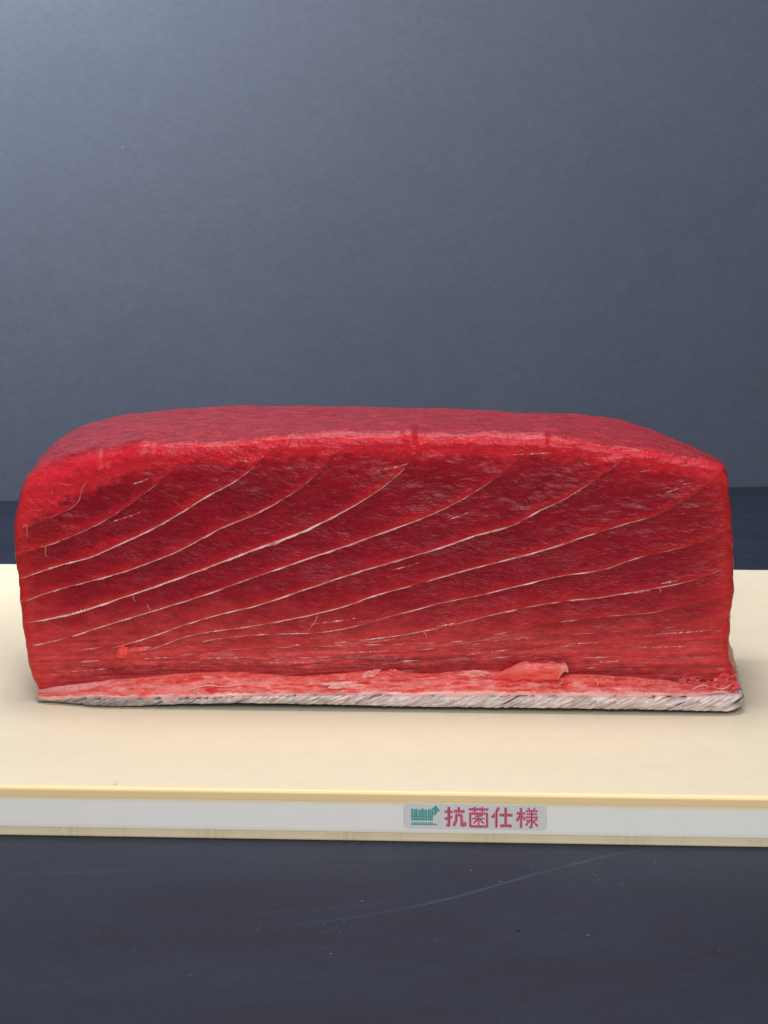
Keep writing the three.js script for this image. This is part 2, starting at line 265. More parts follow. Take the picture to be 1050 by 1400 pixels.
// white seams of connective tissue across the cut face (mm): [points, strength, raggedness]
const SEAMS = [
  [[[-174, 82.9], [-165, 87], [-157.8, 89.7], [-147.2, 94.4], [-143.5, 98], [-141.5, 104], [-136, 110], [-131.7, 112.6]], 0.35, 0.5],
  [[[-174.4, 72.0], [-160.8, 76.0], [-146.6, 81.4], [-135.0, 86.7], [-120.8, 95.6], [-111.3, 102.3], [-104.2, 107.9]], 0.7, 0.5],
  [[[-173.6, 60.0], [-156.6, 66.1], [-137.6, 71.6], [-123.5, 78.0], [-111.9, 83.4], [-97.8, 91.2], [-82.7, 100.7], [-70.9, 107.0], [-59.4, 115.1]], 1.0, 0.25],
  [[[-174.1, 48.2], [-159.2, 53.7], [-138.0, 59.9], [-125.3, 63.5], [-109.9, 69.0], [-94.8, 75.4], [-77.3, 85.0], [-59.9, 92.5], [-47.0, 99.5], [-36.6, 106.5], [-26.2, 116.6]], 0.9, 0.3],
  [[[-172.7, 38.3], [-148.0, 43.8], [-119.7, 53.3], [-95.2, 62.0], [-60.3, 75.7], [-37.1, 84.6], [-16.3, 95.2], [-2.6, 103.9], [8.7, 113.3], [13.2, 118.8]], 1.1, 0.15],
  [[[-171.1, 27.2], [-151.9, 31.7], [-130.7, 38.7], [-101.5, 47.8], [-83.9, 53.6], [-60.6, 62.3], [-37.3, 70.6], [-19.0, 77.0], [4.0, 85.6], [22.1, 92.6], [38.1, 100.7], [53.7, 111.1], [59.5, 115.6]], 0.9, 0.25],
  [[[-131.1, 26.5], [-108.8, 33.5], [-95.8, 38.3], [-78.3, 43.8], [-60.9, 48.2], [-42.4, 54.7], [-19.3, 62.7], [3.8, 69.9], [27.8, 77.4], [42.4, 82.7], [59.4, 87.7], [70.6, 94.0], [83.0, 99.9], [93.1, 106.2], [106.5, 115.9], [110.5, 119.3]], 0.9, 0.3],
  [[[-113.6, 25.6], [-93.5, 33.0], [-68.0, 37.5], [-55.2, 39.8], [-37.8, 43.5], [-20.5, 47.9], [-5.7, 53.3], [10.5, 58.0], [31.1, 64.1], [59.3, 72.0], [73.9, 76.0], [93.2, 82.7], [110.0, 88.0], [126.7, 93.3], [137.7, 99.5], [147.4, 105.4]], 0.85, 0.35],
  [[[-102.1, 26.8], [-84.5, 30.9], [-61.2, 34.0], [-43.9, 34.9], [-26.6, 36.1], [-12.7, 39.1], [3.5, 43.9], [25.1, 50.0], [42.2, 53.7], [59.3, 58.1], [82.0, 63.8], [102.3, 67.1], [117.8, 72.8], [137.9, 77.8], [152.6, 83.1], [160.5, 88.0]], 0.75, 0.45],
  [[[-61.3, 27.3], [-44.0, 29.2], [-16.3, 31.3], [7.8, 34.7], [17.1, 36.6], [34.3, 40.6], [48.0, 44.3], [61.6, 47.6], [82.0, 51.6], [99.0, 53.5], [110.1, 55.4], [127.0, 58.6], [143.8, 62.6], [160.7, 69.4]], 0.8, 0.55],
  [[[-163.1, 15.4], [-149.9, 19.2], [-128.8, 21.5], [-102.2, 23.3], [-78.7, 26.0], [-56.1, 27.7], [-33.6, 28.6], [-9.4, 29.6], [12.3, 30.5], [36.3, 32.2], [51.4, 35.2], [63.6, 38.1], [82.0, 41.8], [104.4, 44.8], [122.7, 46.4], [138.2, 50.0], [157.3, 54.0]], 0.65, 0.8],
  [[[-102.3, 18.6], [-83.4, 21.3], [-61.4, 22.6], [-33.7, 23.4], [-17.5, 24.4], [3.3, 25.8], [17.0, 27.7], [38.7, 30.1], [59.2, 33.5], [83.1, 35.5], [106.8, 37.4], [127.1, 39.0], [144.0, 41.3], [158.1, 43.9]], 0.6, 0.9],
  [[[-123.4, 16.2], [-102.3, 18.2], [-78.9, 19.0], [-44.2, 19.6], [-21.0, 20.2], [0.8, 21.5], [19.1, 22.8], [53.4, 27.5], [66.0, 29.0], [86.5, 30.2], [104.5, 31.2], [121.4, 32.4], [157.6, 34.1]], 0.55, 0.95],
  [[[-21.0, 15.9], [19.0, 20.0], [38.6, 22.7], [53.4, 24.3], [79.7, 25.2], [97.7, 24.9], [107.9, 25.5], [120.4, 25.7], [157.6, 26.8]], 0.5, 0.95],
  [[[88.2, 19.0], [103.5, 20.6], [120.5, 21.4], [140.8, 21.4], [157.7, 21.1]], 0.4, 1.0],
];
const seamY = SEAMS.map(([pts]) => ({ f: curve(pts), a: pts[0][0], b: pts[pts.length - 1][0] }));
const TOPSEAM = 1e3;
// how far up a point lies in the band between the seam under it and the seam above it
function band(x, y) {
  let lo = -12, hi = TOPSEAM, below = -1, wgt = 1;
  seamY.forEach((s, k) => {
    if (x < s.a - 6 || x > s.b + 10) return;
    let v = s.f(x);
    if (x > s.b) v += (x - s.b) * 0.9;
    if (v <= y) { if (v > lo) { lo = v; below = k; wgt = 1 - sstep(s.b - 2, s.b + 10, x); } } else if (v < hi) hi = v;
  });
  return { lo, hi, below, up: y - lo, down: hi - y, wgt };
}

const crest = curve([[-176, 92], [-174.2, 97.5], [-172, 104], [-168, 110.5], [-160, 116.2], [-146, 120.8], [-128, 123.2], [-109, 126.2], [-77, 126.6], [-42, 130.2], [12, 131], [76, 130.4], [113, 125.4], [140, 120.6], [155, 117.6], [163, 113]]);
const rear = curve([[-176, 92], [-174.2, 98], [-170, 108], [-164, 114.5], [-150, 121], [-130, 125], [-99, 127.8], [-53, 128.4], [12, 127.5], [55, 125.8], [91, 124.6], [112, 122.8], [128, 118.6], [143, 111.5], [157, 102], [163, 97]]);
const edgeL = curve([[0, -162], [6, -166.3], [10.7, -168.6], [25, -171.2], [39, -172.7], [57, -174.1], [72, -174.9], [83, -174.6], [96, -174], [131, -173.4]]);
const edgeR = curve([[0, 164.2], [14.5, 163.4], [18, 162.0], [24, 160.4], [32, 159.9], [42.6, 160.6], [63.5, 161.4], [88, 160.3], [105, 158.5], [115, 157], [131, 154]]);
const ledgeTop = curve([[-168, 5.4], [-164.3, 6.6], [-149, 9], [-130, 11.6], [-107, 14.2], [-90, 15.4], [-71, 15.9], [-44, 14.4], [-27, 15.6], [-1.6, 17.4], [19, 16.2], [40, 17.9], [82, 16.8], [104, 16.4], [127, 14.8], [141, 13.2], [161, 14.0], [164, 13]]);
const DEPTH = 92;
const flesh = (() => {
  const NF = 320, NA = 26, NT = 140, NB = 12, NK = 34, NU = 12, NE = 10, NC = 14, NX = 760;
  const rows = NF + NA + NT + NB + NK + NU + 1, cols = NX + 2 * (NE + NC) + 1;
  const rTop = (x) => mix(15, 6.5, sstep(-168, -90, x)) - 1.5 * sstep(60, 140, x);
  function profile(j, xm) {          // (y, z) of row j of the closed outline at lengthwise position xm
    const F = crest(xm), B = rear(xm), r = rTop(xm), rb = 8;
    if (j <= NF) return [mix(4, F - r, j / NF), 0];
    j -= NF; if (j <= NA) { const a = j / NA * Math.PI / 2; return [F - r + r * Math.sin(a), -r + r * Math.cos(a)]; }
    j -= NA; if (j <= NT) { const t = j / NT; return [mix(F, B, t) + 1.2 * Math.sin(Math.PI * t), mix(-r, -DEPTH + rb, t)]; }
    j -= NT; if (j <= NB) { const a = j / NB * Math.PI / 2; return [B - rb + rb * Math.cos(a), -DEPTH + rb - rb * Math.sin(a)]; }
    j -= NB; if (j <= NK) return [mix(B - rb, 4, j / NK), -DEPTH];
    j -= NK; return [4, mix(-DEPTH, 0, j / NU)];
  }
  const re = 4;
  function at(i, j) {                // base point
    let e = 0, t, off = 0;           // e: how far the outline is drawn in, off: mm from the end
    const a = i < NE + NC ? NE + NC - i : i > NX + NE + NC ? i - (NX + NE + NC) : 0, left = i < NE + NC;
    if (a === 0) t = (i - NE - NC) / NX; else { t = left ? 0 : 1; if (a <= NE) { const p = a / NE * Math.PI / 2; off = re * Math.sin(p) - re; e = re * (1 - Math.cos(p)); } else { off = 0; e = re; } }
    if (a === 0) off = -re;
    const xm0 = a === 0 ? mix(-169.5, 155.5, t) : left ? -169.5 - (re + off) : 155.5 + (re + off);
    let [y, z] = profile(j, xm0);
    if (a) { const F = crest(xm0), cy = F * 0.5, cz = -DEPTH / 2, k = a > NE ? 1 - (a - NE) / NC : 1; y = cy + (y - cy) * (1 - e / (F * 0.5)) * k; z = cz + (z - cz) * (1 - e / (DEPTH / 2)) * k; }
    const L = edgeL(y) - 0.4 + 5 * sstep(-50, -92, z) ** 2, R = edgeR(y) + 0.4 - 6 * sstep(-40, -92, z) ** 1.5;
    const x = a === 0 ? mix(L + re, R - re, t) : left ? L + re - (re + off) : R - re + (re + off);
    return [x, y, z];
  }
  const n = rows * cols, base = new Float32Array(n * 3);
  for (let j = 0, k = 0; j < rows; j++) for (let i = 0; i < cols; i++, k += 3) { const p = at(i, j); base[k] = p[0]; base[k + 1] = p[1]; base[k + 2] = p[2]; }
  const normal = (i, j) => {
    const P = (a, b) => { a = clamp(a, 0, cols - 1); b = ((b % (rows - 1)) + rows - 1) % (rows - 1); const k = (b * cols + a) * 3; return [base[k], base[k + 1], base[k + 2]]; };
    const a = P(i - 1, j), b = P(i + 1, j), c = P(i, j - 1), d = P(i, j + 1), u = [b[0] - a[0], b[1] - a[1], b[2] - a[2]], v = [d[0] - c[0], d[1] - c[1], d[2] - c[2]];
    const m = [u[1] * v[2] - u[2] * v[1], u[2] * v[0] - u[0] * v[2], u[0] * v[1] - u[1] * v[0]], l = Math.hypot(...m) || 1;
    return [m[0] / l, m[1] / l, m[2] / l];
  };
  const GASH = [[-107, 125, 11, 16, 2.0, 0.22], [15.5, 130, 7, 14, 2.4, -0.32], [77, 130, 6, 12, 1.1, 0.02], [-42, 128, 4, 9, 0.5, 0.25], [-132, 121, 6, 12, 0.7, -0.1]];
  const pos = new Float32Array(n * 3), col = new Float32Array(n * 3), uv = new Float32Array(n * 2);
  const bright = [0.41, 0.008, 0.017], deep = [0.185, 0.0048, 0.0135], dusk = [0.150, 0.0065, 0.0145], topRed = [0.30, 0.016, 0.030], coral = [0.54, 0.030, 0.028], pale = [0.52, 0.17, 0.18];
  for (let j = 0, q = 0; j < rows; j++) for (let i = 0; i < cols; i++, q++) {
    const x = base[q * 3], y = base[q * 3 + 1], z = base[q * 3 + 2], m = normal(i, j === rows - 1 ? 0 : j);
    const front = sstep(0.35, 0.9, m[2]), top = sstep(0.5, 0.95, m[1]), brow = clamp(1 - front - top) * (m[2] > 0.05 && m[1] > 0.05 ? 1 : 0);
    const F = crest(x);
    let d = 1.1 * N(x / 42, y / 38, z / 40) + 0.45 * N(x / 15, y / 12, z / 13 + 4);
    const b = band(x, y), strong = b.below >= 0 ? SEAMS[b.below][1] : 0.3;
    const upLen = Math.min(14, b.up + b.down);
    const upT = clamp(b.up / upLen);
    const face = front * sstep(F - 2, F - 12, y);
    // each muscle band stands proud at its lower edge and falls back just under the next seam
    d += face * b.wgt * strong * (0.95 * (1 - sstep(0, 1, upT)) - 0.45) * sstep(6, 22, y);
    if (face > 0) { const s = Math.min(b.up, b.down); d -= face * 0.12 * Math.exp(-s * s / 0.5) * strong * (b.up < b.down ? b.wgt : 1); }
    // fibres: short wet ripples, strong in some patches and nearly flat in others
    const ang = 0.10, roll = y - z, fx = x * Math.cos(ang) + roll * Math.sin(ang), fy = roll * Math.cos(ang) - x * Math.sin(ang);   // unrolled over the top edge
    const warp = 0.8 * N(fx / 7, fy / 5, 40), fib = N(fx / 1.7, (fy + warp) / 0.78, z / 2), fib2 = N(fx / 1.05, (fy + warp) / 0.62, z / 1 + 8), lump = fbm(fx / 9, fy / 4.5, 3, 3);
    const patch = 0.3 + 1.0 * sstep(-0.15, 0.4, fbm(fx / 26, fy / 14, 50, 3)) , hi = mix(0.35, 1.25, sstep(35, 105, y));
    d += front * (patch * hi * (0.060 * fib + 0.038 * fib2) + 0.42 * lump * sstep(60, 112, y) + 0.22 * lump);
    const tu = x * 0.97 + z * 0.55, tv = z * 0.97 - x * 0.13;
    d += top * (0.30 * fbm(tu / 17, tv / 4.1, 5, 3) + 0.20 * N(tu / 2.6, tv / 2.0, 2) + 0.5 * fbm(tu / 40, tv / 22, 9, 2));
    d += brow * (0.27 * N(x / 0.95, y / 3, z / 3) + 0.35 * fbm(x / 7, 2, 9, 3) + 0.12 * fib);
    const lip = F - rTop(x) - 3.5 - 5 * fbm(x / 17, 4.2, 60, 3) - 1.6 * Math.abs(N(x / 4.5, 7.7, 61)) - 4 * sstep(-120, -165, x), above = sstep(lip - 0.9, lip + 0.7, y);
    d += (front + brow) * 0.8 * sstep(-0.25, 0.3, fbm(x / 24, 9, 67, 2)) * above * (1 - top) + front * 0.5 * fbm(x / 13, y / 8, 64, 3) * sstep(55, 95, y) + front * above * 0.13 * N(x / 0.95, y / 1.7, 66);
    // lower part: stretched ragged layers
    const low = front * (1 - sstep(12, 34, y));
    d += low * (0.75 * ridge(x / 60 + y / 90, y / 4.2 - x / 120, 6, 2) - 0.3 + 0.3 * ridge(x / 18, y / 1.6 - x / 50, 8, 2));
    for (const [gx, gy, w, h, a, lean] of GASH) {
      const dy = y - gy, dx = (x - gx + dy * lean * -1) - 0.8 * N(y / 6, gx), k = Math.exp(-(dy * dy) / (h * h)) * (m[2] > -0.2 ? 1 : 0) * sstep(-30, -6, z);
      if (k > 0.02) d += a * k * (Math.exp(-((dx + w * 0.5) ** 2) / (w * w * 0.35)) * 0.55 - Math.exp(-(dx * dx) / (w * w * 0.07)) * 0.32);
    }
    // ends
    const end = sstep(0.4, 0.9, Math.abs(m[0]));
    d += end * (0.45 * N(y / 5, z / 9, x / 30) + 0.5 * fbm(y / 9, z / 12, 1, 3));
    d *= y < 5 ? 0.4 : 1;
    pos[q * 3] = x + m[0] * d; pos[q * 3 + 1] = y + m[1] * d; pos[q * 3 + 2] = z + m[2] * d;

    // colour of the meat, with light glowing through brow, ends and base painted in
    const wob = fbm(fx / 20, fy / 7, 11, 3), mot = fbm(fx / 5, fy / 2.6, 17, 3);
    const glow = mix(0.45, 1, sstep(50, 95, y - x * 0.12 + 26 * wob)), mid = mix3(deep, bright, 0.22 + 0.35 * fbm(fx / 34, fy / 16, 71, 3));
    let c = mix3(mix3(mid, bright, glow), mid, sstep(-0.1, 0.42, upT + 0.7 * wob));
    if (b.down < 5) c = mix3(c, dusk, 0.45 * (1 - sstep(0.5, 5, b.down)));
    if (b.below >= 0 && face > 0) c = mix3(c, coral, 0.7 * face * b.wgt * strong * Math.exp(-b.up / 1.0));
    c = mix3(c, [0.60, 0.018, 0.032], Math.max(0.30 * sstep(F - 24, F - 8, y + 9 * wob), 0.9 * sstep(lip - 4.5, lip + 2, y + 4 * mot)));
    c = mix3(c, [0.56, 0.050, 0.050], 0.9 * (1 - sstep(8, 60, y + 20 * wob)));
    c = mix3(c, [0.22, 0.009, 0.017], 0.6 * (1 - sstep(2, 9, y - ledgeTop(x) + 6 * mot)));  // shadow line just above the fat strip, painted dark
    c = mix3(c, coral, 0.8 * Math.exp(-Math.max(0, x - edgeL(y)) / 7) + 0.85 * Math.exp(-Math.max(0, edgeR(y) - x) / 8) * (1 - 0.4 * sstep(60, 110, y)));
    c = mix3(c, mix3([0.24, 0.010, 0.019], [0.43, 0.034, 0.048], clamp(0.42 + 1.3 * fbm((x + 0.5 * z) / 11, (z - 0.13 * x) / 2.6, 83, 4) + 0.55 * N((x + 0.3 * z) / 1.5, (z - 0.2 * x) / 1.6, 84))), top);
    c = mix3(c, [0.52, 0.03, 0.045], 0.6 * brow);
    // wet sheen painted as pale streaks, with torn connective tissue
    const sheenTint = sstep(0.22, 0.5, fbm(fx / 7, fy / 1.5, 23, 4)) * (0.35 + 0.65 * Math.exp(-b.down / 4)) * front;
    c = mix3(c, [0.40, 0.16, 0.19], 0.24 * sheenTint);
    if (y < 42) c = mix3(c, pale, 0.5 * front * sstep(0.30, 0.55, fbm(x / 13, (y - x / 16) / 0.9, 29, 3)));
    const layers = 0.5 * (1 - sstep(20, 50, y)) * front * (ridge(x / 70 + 3, (y - x / 26) / 3.4, 91, 3) - 0.5);
    const tone = 1 + layers + 0.42 * mot + 0.10 * fib + 0.10 * fib2;
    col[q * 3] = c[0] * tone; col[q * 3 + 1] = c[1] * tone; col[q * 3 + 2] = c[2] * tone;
    const sx = m[0] > 0 ? sstep(150, 162, x) : -sstep(-164, -175, x);
    uv[q * 2] = (x - z * sx) / 1000; uv[q * 2 + 1] = (y - z) / 1000;
  }
  const idx = new Uint32Array((cols - 1) * (rows - 1) * 6);
  let k = 0;
  for (let j = 0; j < rows - 1; j++) for (let i = 0; i < cols - 1; i++) { const a = j * cols + i, b = a + 1, c = a + cols, d = c + 1; idx[k++] = a; idx[k++] = b; idx[k++] = c; idx[k++] = b; idx[k++] = d; idx[k++] = c; }
  const g = new THREE.BufferGeometry(), metres = pos.map((v) => v / 1000);
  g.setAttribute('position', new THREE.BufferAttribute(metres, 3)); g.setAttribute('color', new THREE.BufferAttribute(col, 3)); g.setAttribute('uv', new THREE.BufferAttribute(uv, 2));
  g.setIndex(new THREE.BufferAttribute(idx, 1)); g.computeVertexNormals();
  // a point of the finished face nearest (x, y): used to lay seams and shreds on it
  function surf(x, y) {
    let z = 0;
    const L = edgeL(y) - 0.4 + re, R = edgeR(y) + 0.4 - re, t = (x - L) / (R - L);
    const xm = mix(-169.5, 155.5, clamp(t)), F = crest(xm), r = rTop(xm);
    let j = y <= F - r ? (y - 4) / (F - r - 4) * NF : NF + Math.asin(clamp((y - F + r) / r)) / (Math.PI / 2) * NA;
    let i;
    if (t < 0) i = NE + NC - NE * Math.asin(clamp((L - x) / re)) / (Math.PI / 2); else if (t > 1) i = NX + NE + NC + NE * Math.asin(clamp((x - R) / re)) / (Math.PI / 2); else i = NE + NC + t * NX;
    i = clamp(i, 0, cols - 1.001); j = clamp(j, 0, rows - 1.001);
    const i0 = Math.floor(i), j0 = Math.floor(j), a = i - i0, b = j - j0, V = (p, s) => pos[((j0 + s) * cols + i0 + p) * 3 + 2];
    z = mix(mix(V(0, 0), V(1, 0), a), mix(V(0, 1), V(1, 1), a), b);
    return z;
  }
  return { g, surf };
})();

// fine wet fibre relief, 60 mm per repeat
const fleshBump = (() => {
  const a = tileNoise(24, 50, 51), b = tileNoise(40, 84, 52), c = tileNoise(80, 130, 53), wa = tileNoise(9, 44, 54), wb = tileNoise(20, 90, 55);
  const t = texture(1024, 1024, (x, y) => { const u0 = x / 1024, v = y / 1024, u = u0 + 0.10 * (wa(u0, v) - 0.5) + 0.05 * (wb(u0, v) - 0.5); return 0.42 * a(u, v + 0.02 * wb(v, u0)) + 0.36 * b(u, v) + 0.22 * c(u, v); }, 1, false, [1 / 0.06, 1 / 0.06]);
  return t;
})();
const fleshRough = (() => {
  const a = tileNoise(60, 150, 61), b = tileNoise(16, 30, 62), wa = tileNoise(7, 50, 63), wb = tileNoise(23, 110, 64);
  return texture(512, 512, (x, y) => { const v = y / 512, u = x / 512 + 0.16 * (wa(x / 512, v) - 0.5) + 0.08 * (wb(x / 512, v) - 0.5); return 0.25 + 0.20 * a(u, v) + 0.14 * (b(u, v) - 0.5); }, 1, false, [1 / 0.06, 1 / 0.06]);
})();
const meat = new THREE.MeshPhysicalMaterial({ vertexColors: true, roughness: 1, roughnessMap: fleshRough, bumpMap: fleshBump, bumpScale: 0.00026, ior: 1.40, specularIntensity: 0.4, clearcoat: 0.10, clearcoatRoughness: 0.24, name: 'wet_red_meat' });
const softMeat = new THREE.MeshPhysicalMaterial({ vertexColors: true, roughness: 0.34, bumpMap: fleshBump, bumpScale: 0.00022, ior: 1.42, specularIntensity: 0.8, name: 'wet_pink_fat' });
const sinew = new THREE.MeshPhysicalMaterial({ vertexColors: true, roughness: 0.38, ior: 1.42, name: 'white_sinew' });
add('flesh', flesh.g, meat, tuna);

// a ribbon or thread along points [x, y] of the cut face; width(t, s) in mm, colour(t, s)
function strand(points, width, height, colour, lift = 0.05) {
  const c = new THREE.CatmullRomCurve3(points.map(([x, y]) => new THREE.Vector3(x, y, 0)), false, 'centripetal'), len = c.getLength(), n = Math.max(8, Math.ceil(len / 0.45)), m = 6;
  const pts = c.getSpacedPoints(n), zz = pts.map((p) => flesh.surf(p.x, p.y));
  return gridGeometry(n + 1, m + 1, (i, j) => {
    const p = pts[i], q = pts[Math.min(n, i + 1)], o = pts[Math.max(0, i - 1)], dx = q.x - o.x, dy = q.y - o.y, l = Math.hypot(dx, dy) || 1;
    const t = i / n, s = t * len, w = width(t, s), a = Math.PI * (j / m) - Math.PI / 2, off = w * Math.sin(a), up = height * Math.min(1, w) * Math.cos(a);
    const jit = 0.09 * N(s / 2.6, points[0][1]) + 0.04 * N(s / 0.9, points[0][1] + 5);
    return [p.x - dy / l * (off + jit), p.y + dx / l * (off + jit), zz[i] + lift + up - 0.12 * (Math.abs(Math.sin(a)) > 0.99 ? 1.6 : 0)];
  }, (i, j) => colour(i / n, i / n * len, j / m), null, false);
}
const milk = [0.88, 0.68, 0.68], rose = [0.54, 0.11, 0.10];
SEAMS.forEach(([pts, strength, ragged], k) => {
  const g = strand(pts, (t, s) => {
    const ends = sstep(0, 0.03, t) * (1 - 0.75 * sstep(0.72, 1, t)) * (t > 0.97 ? sstep(1, 0.97, t) : 1);
    const fan = 1 + 0.9 * strength * sstep(0.35, 0.7, t) * Math.max(0, 0.4 + 1.6 * fbm(s / 16, k * 2.2, 8, 3)), broken = fan * mix(1, sstep(-0.15, 0.3, fbm(s / 11, k * 3.7, 2, 3)), ragged);
    return 0.06 + ends * broken * (0.22 + 0.36 * strength + 0.42 * N(s / 6, k) + 0.14 * N(s / 1.6, k + 9)) * (0.5 + 0.55 * strength);
  }, 0.16, (t, s, v) => {
    const w = clamp(0.02 + 0.62 * strength + 1.3 * fbm(s / 9, k * 5.1, 7, 3) - 0.5 * ragged * sstep(0.3, -0.2, fbm(s / 14, k, 4, 2)) - 0.4 * sstep(0.8, 1, t) - 0.3 * sstep(0.14, 0, t));
    return mix3(mix3([0.44, 0.03, 0.028], rose, sstep(0, 0.6, w)), milk, w * Math.max(0.12, Math.sin(Math.PI * clamp(v * 1.15)) ** 0.7));
  });
  add(numbered('seam'), g, sinew, tuna);
});
// short torn glints of tissue beside the seams and in the lower layers
for (const [x0, y0, l, rise] of [[-128, 88, 14, 5], [-8, 30.6, 13, 2.4], [24, 39, 9, 2], [58, 32.6, 12, 1.6], [-88, 22.2, 26, 0.9], [-60, 20.4, 22, 0.5], [-124, 21.6, 26, 1.2], [-150, 15.2, 18, 1.6], [84, 31, 15, 1.2], [100, 22.6, 10, 0.9], [40, 26, 20, 2.2], [-22, 25.5, 24, 1.5], [64, 21.2, 16, 0.8], [118, 30, 22, 0.6], [128, 36.6, 24, 1.8], [-146, 25.6, 12, 2.2], [128, 60.5, 9, 2.2], [104, 54.6, 20, 2.6], [-36, 39.4, 22, 3.2], [4, 66, 12, 3.6], [30, 90, 10, 4], [-70, 118, 9, -1], [-118, 106, 8, 3], [60, 121, 18, 1], [-3, 113, 14, 3.5], [118, 113, 5, 1.2], [130, 103.5, 6, 2], [138, 107.5, 5, 0.6], [-158, 101, 2.2, 0.4]]) {
  const ph = rnd() * 90;
  add(numbered('tissue_fleck'), strand([[x0, y0], [x0 + l * 0.35, y0 + rise * 0.3], [x0 + l * 0.7, y0 + rise * 0.62], [x0 + l, y0 + rise]], (t, s) => 0.05 + Math.sin(Math.PI * t) ** 0.7 * Math.max(0, 0.16 + 0.6 * N(s / 1.9, ph) + 0.4 * N(s / 0.8, ph + 3)), 0.28, (t, s) => mix3(rose, milk, clamp(0.12 + 1.0 * N(s / 2, ph + 7))), 0.05), sinew, tuna);
}
// loose threads hanging off the seams
const threads = [
  [[-170.5, 85.2], [-169, 86.4], [-168.6, 84], [-168.7, 80]], [[-168.6, 86], [-166.4, 85.6]], [[-162, 76.4], [-160.2, 75.4], [-160.2, 71.8], [-159.2, 71]],
  [[-119.3, 52.8], [-118.6, 50.6], [-117.9, 49.8]], [[-112.4, 48.8], [-111.7, 46.6], [-110.8, 45.6]], [[-32, 43.8], [-33.2, 40.6], [-35.8, 37.4], [-36.6, 36.2]], [[17.6, 36.4], [19, 35], [19.2, 32.8]], [[126.8, 58.4], [128.2, 57], [127.2, 55.8]],
];
for (const t of threads) add(numbered('loose_thread'), strand(t, (u) => 0.07 + 0.10 * Math.sin(Math.PI * (0.12 + 0.76 * u)), 0.5, (u) => mix3([0.76, 0.42, 0.42], rose, 0.3 + 0.6 * u), 0.05), sinew, tuna);

// pale ledge of torn fat along the foot of the face
const ledgeFoot = curve([[-168, 3.2], [-164, 3.4], [-136, 5.0], [-90, 5.6], [-61, 6.8], [-26, 7.8], [20, 8.3], [60, 9], [105, 9.2], [138, 9.2], [161, 11], [166, 11]]);
const reach = curve([[-168, 1.0], [-160, 4.5], [-140, 7], [-100, 8.4], [-40, 8.6], [40, 9], [110, 9], [150, 7], [165, 3]]);
{
  const NX = 900, NV = 46, xa = -166, xb = 163.5;
  const g = gridGeometry(NX + 1, NV + 1, (i, j) => {
    const x = mix(xa, xb, i / NX), v = j / NV, hi = ledgeTop(x) + 0.9 * fbm(x / 9, 1, 3, 4), lo = ledgeFoot(x) + 1.3 * fbm(x / 4.5, 8, 3, 4), out = reach(x);
    let y = mix(hi, lo, v), z = mix(0.3, out, v ** 0.8);
    if (j === 0) z = -2.5;                                   // tucked into the meat
    if (j === NV) { y -= 1.6; z -= 0.8; }                    // and behind the skin
    const k = sstep(0, 0.12, v), kk = k * (1 - 0.6 * sstep(0.9, 1, v));
    const bump = 1.5 * ridge(x / 22 + 3 * v, v * 2.4 - x / 70, 2, 3) + 0.9 * fbm(x / 5, v * 5, 6, 3) - 0.5;
    const clot = 1.1 * sstep(0.1, 0.5, fbm(x / 10, v * 3, 31, 3)), gran = sstep(78, 100, x) * 0.5 * N(x / 1.1, v * 9, 3);
    return [x, y + kk * (bump * 0.85 + clot * 0.6 + gran * 0.5), z + kk * (bump * 1.05 + clot * 1.2 + gran)];
  }, (i, j, p) => {
    const x = p[0], v = j / NV, s = ridge(x / 26 + 2 * v, v * 3.2 - x / 60, 12, 3), f = fbm(x / 14, v * 4, 15, 4), w = fbm(x / 7, v * 6 - x / 18, 44, 4);
    let c = mix3([0.70, 0.062, 0.048], [0.72, 0.125, 0.11], sstep(-0.2, 0.35, f));
    c = mix3(c, [0.52, 0.024, 0.03], 0.6 * sstep(0.0, -0.35, f + 0.3 * s));
    c = mix3(c, [0.80, 0.42, 0.40], 0.8 * sstep(0.22, 0.46, w));
    c = mix3(c, [0.78, 0.34, 0.33], 0.45 * sstep(0.30, 0.5, s) * sstep(0.1, 0.5, v));
    c = mix3(c, [0.72, 0.36, 0.38], 0.75 * sstep(-110, -160, x) * (1 - sstep(0.3, 0.6, v)));
    c = mix3(c, [0.62, 0.10, 0.10], 0.45 * sstep(80, 130, x));
    c = mix3(c, [0.82, 0.54, 0.51], 0.8 * sstep(0.8, 1, v + 0.25 * f));
    return c;
  }, (i, j, p) => [p[0] / 1000, (p[1] - p[2]) / 1000], true);
  add('fat_layer', g, softMeat, tuna, 'torn salmon-pink strip along the foot of the block');
}
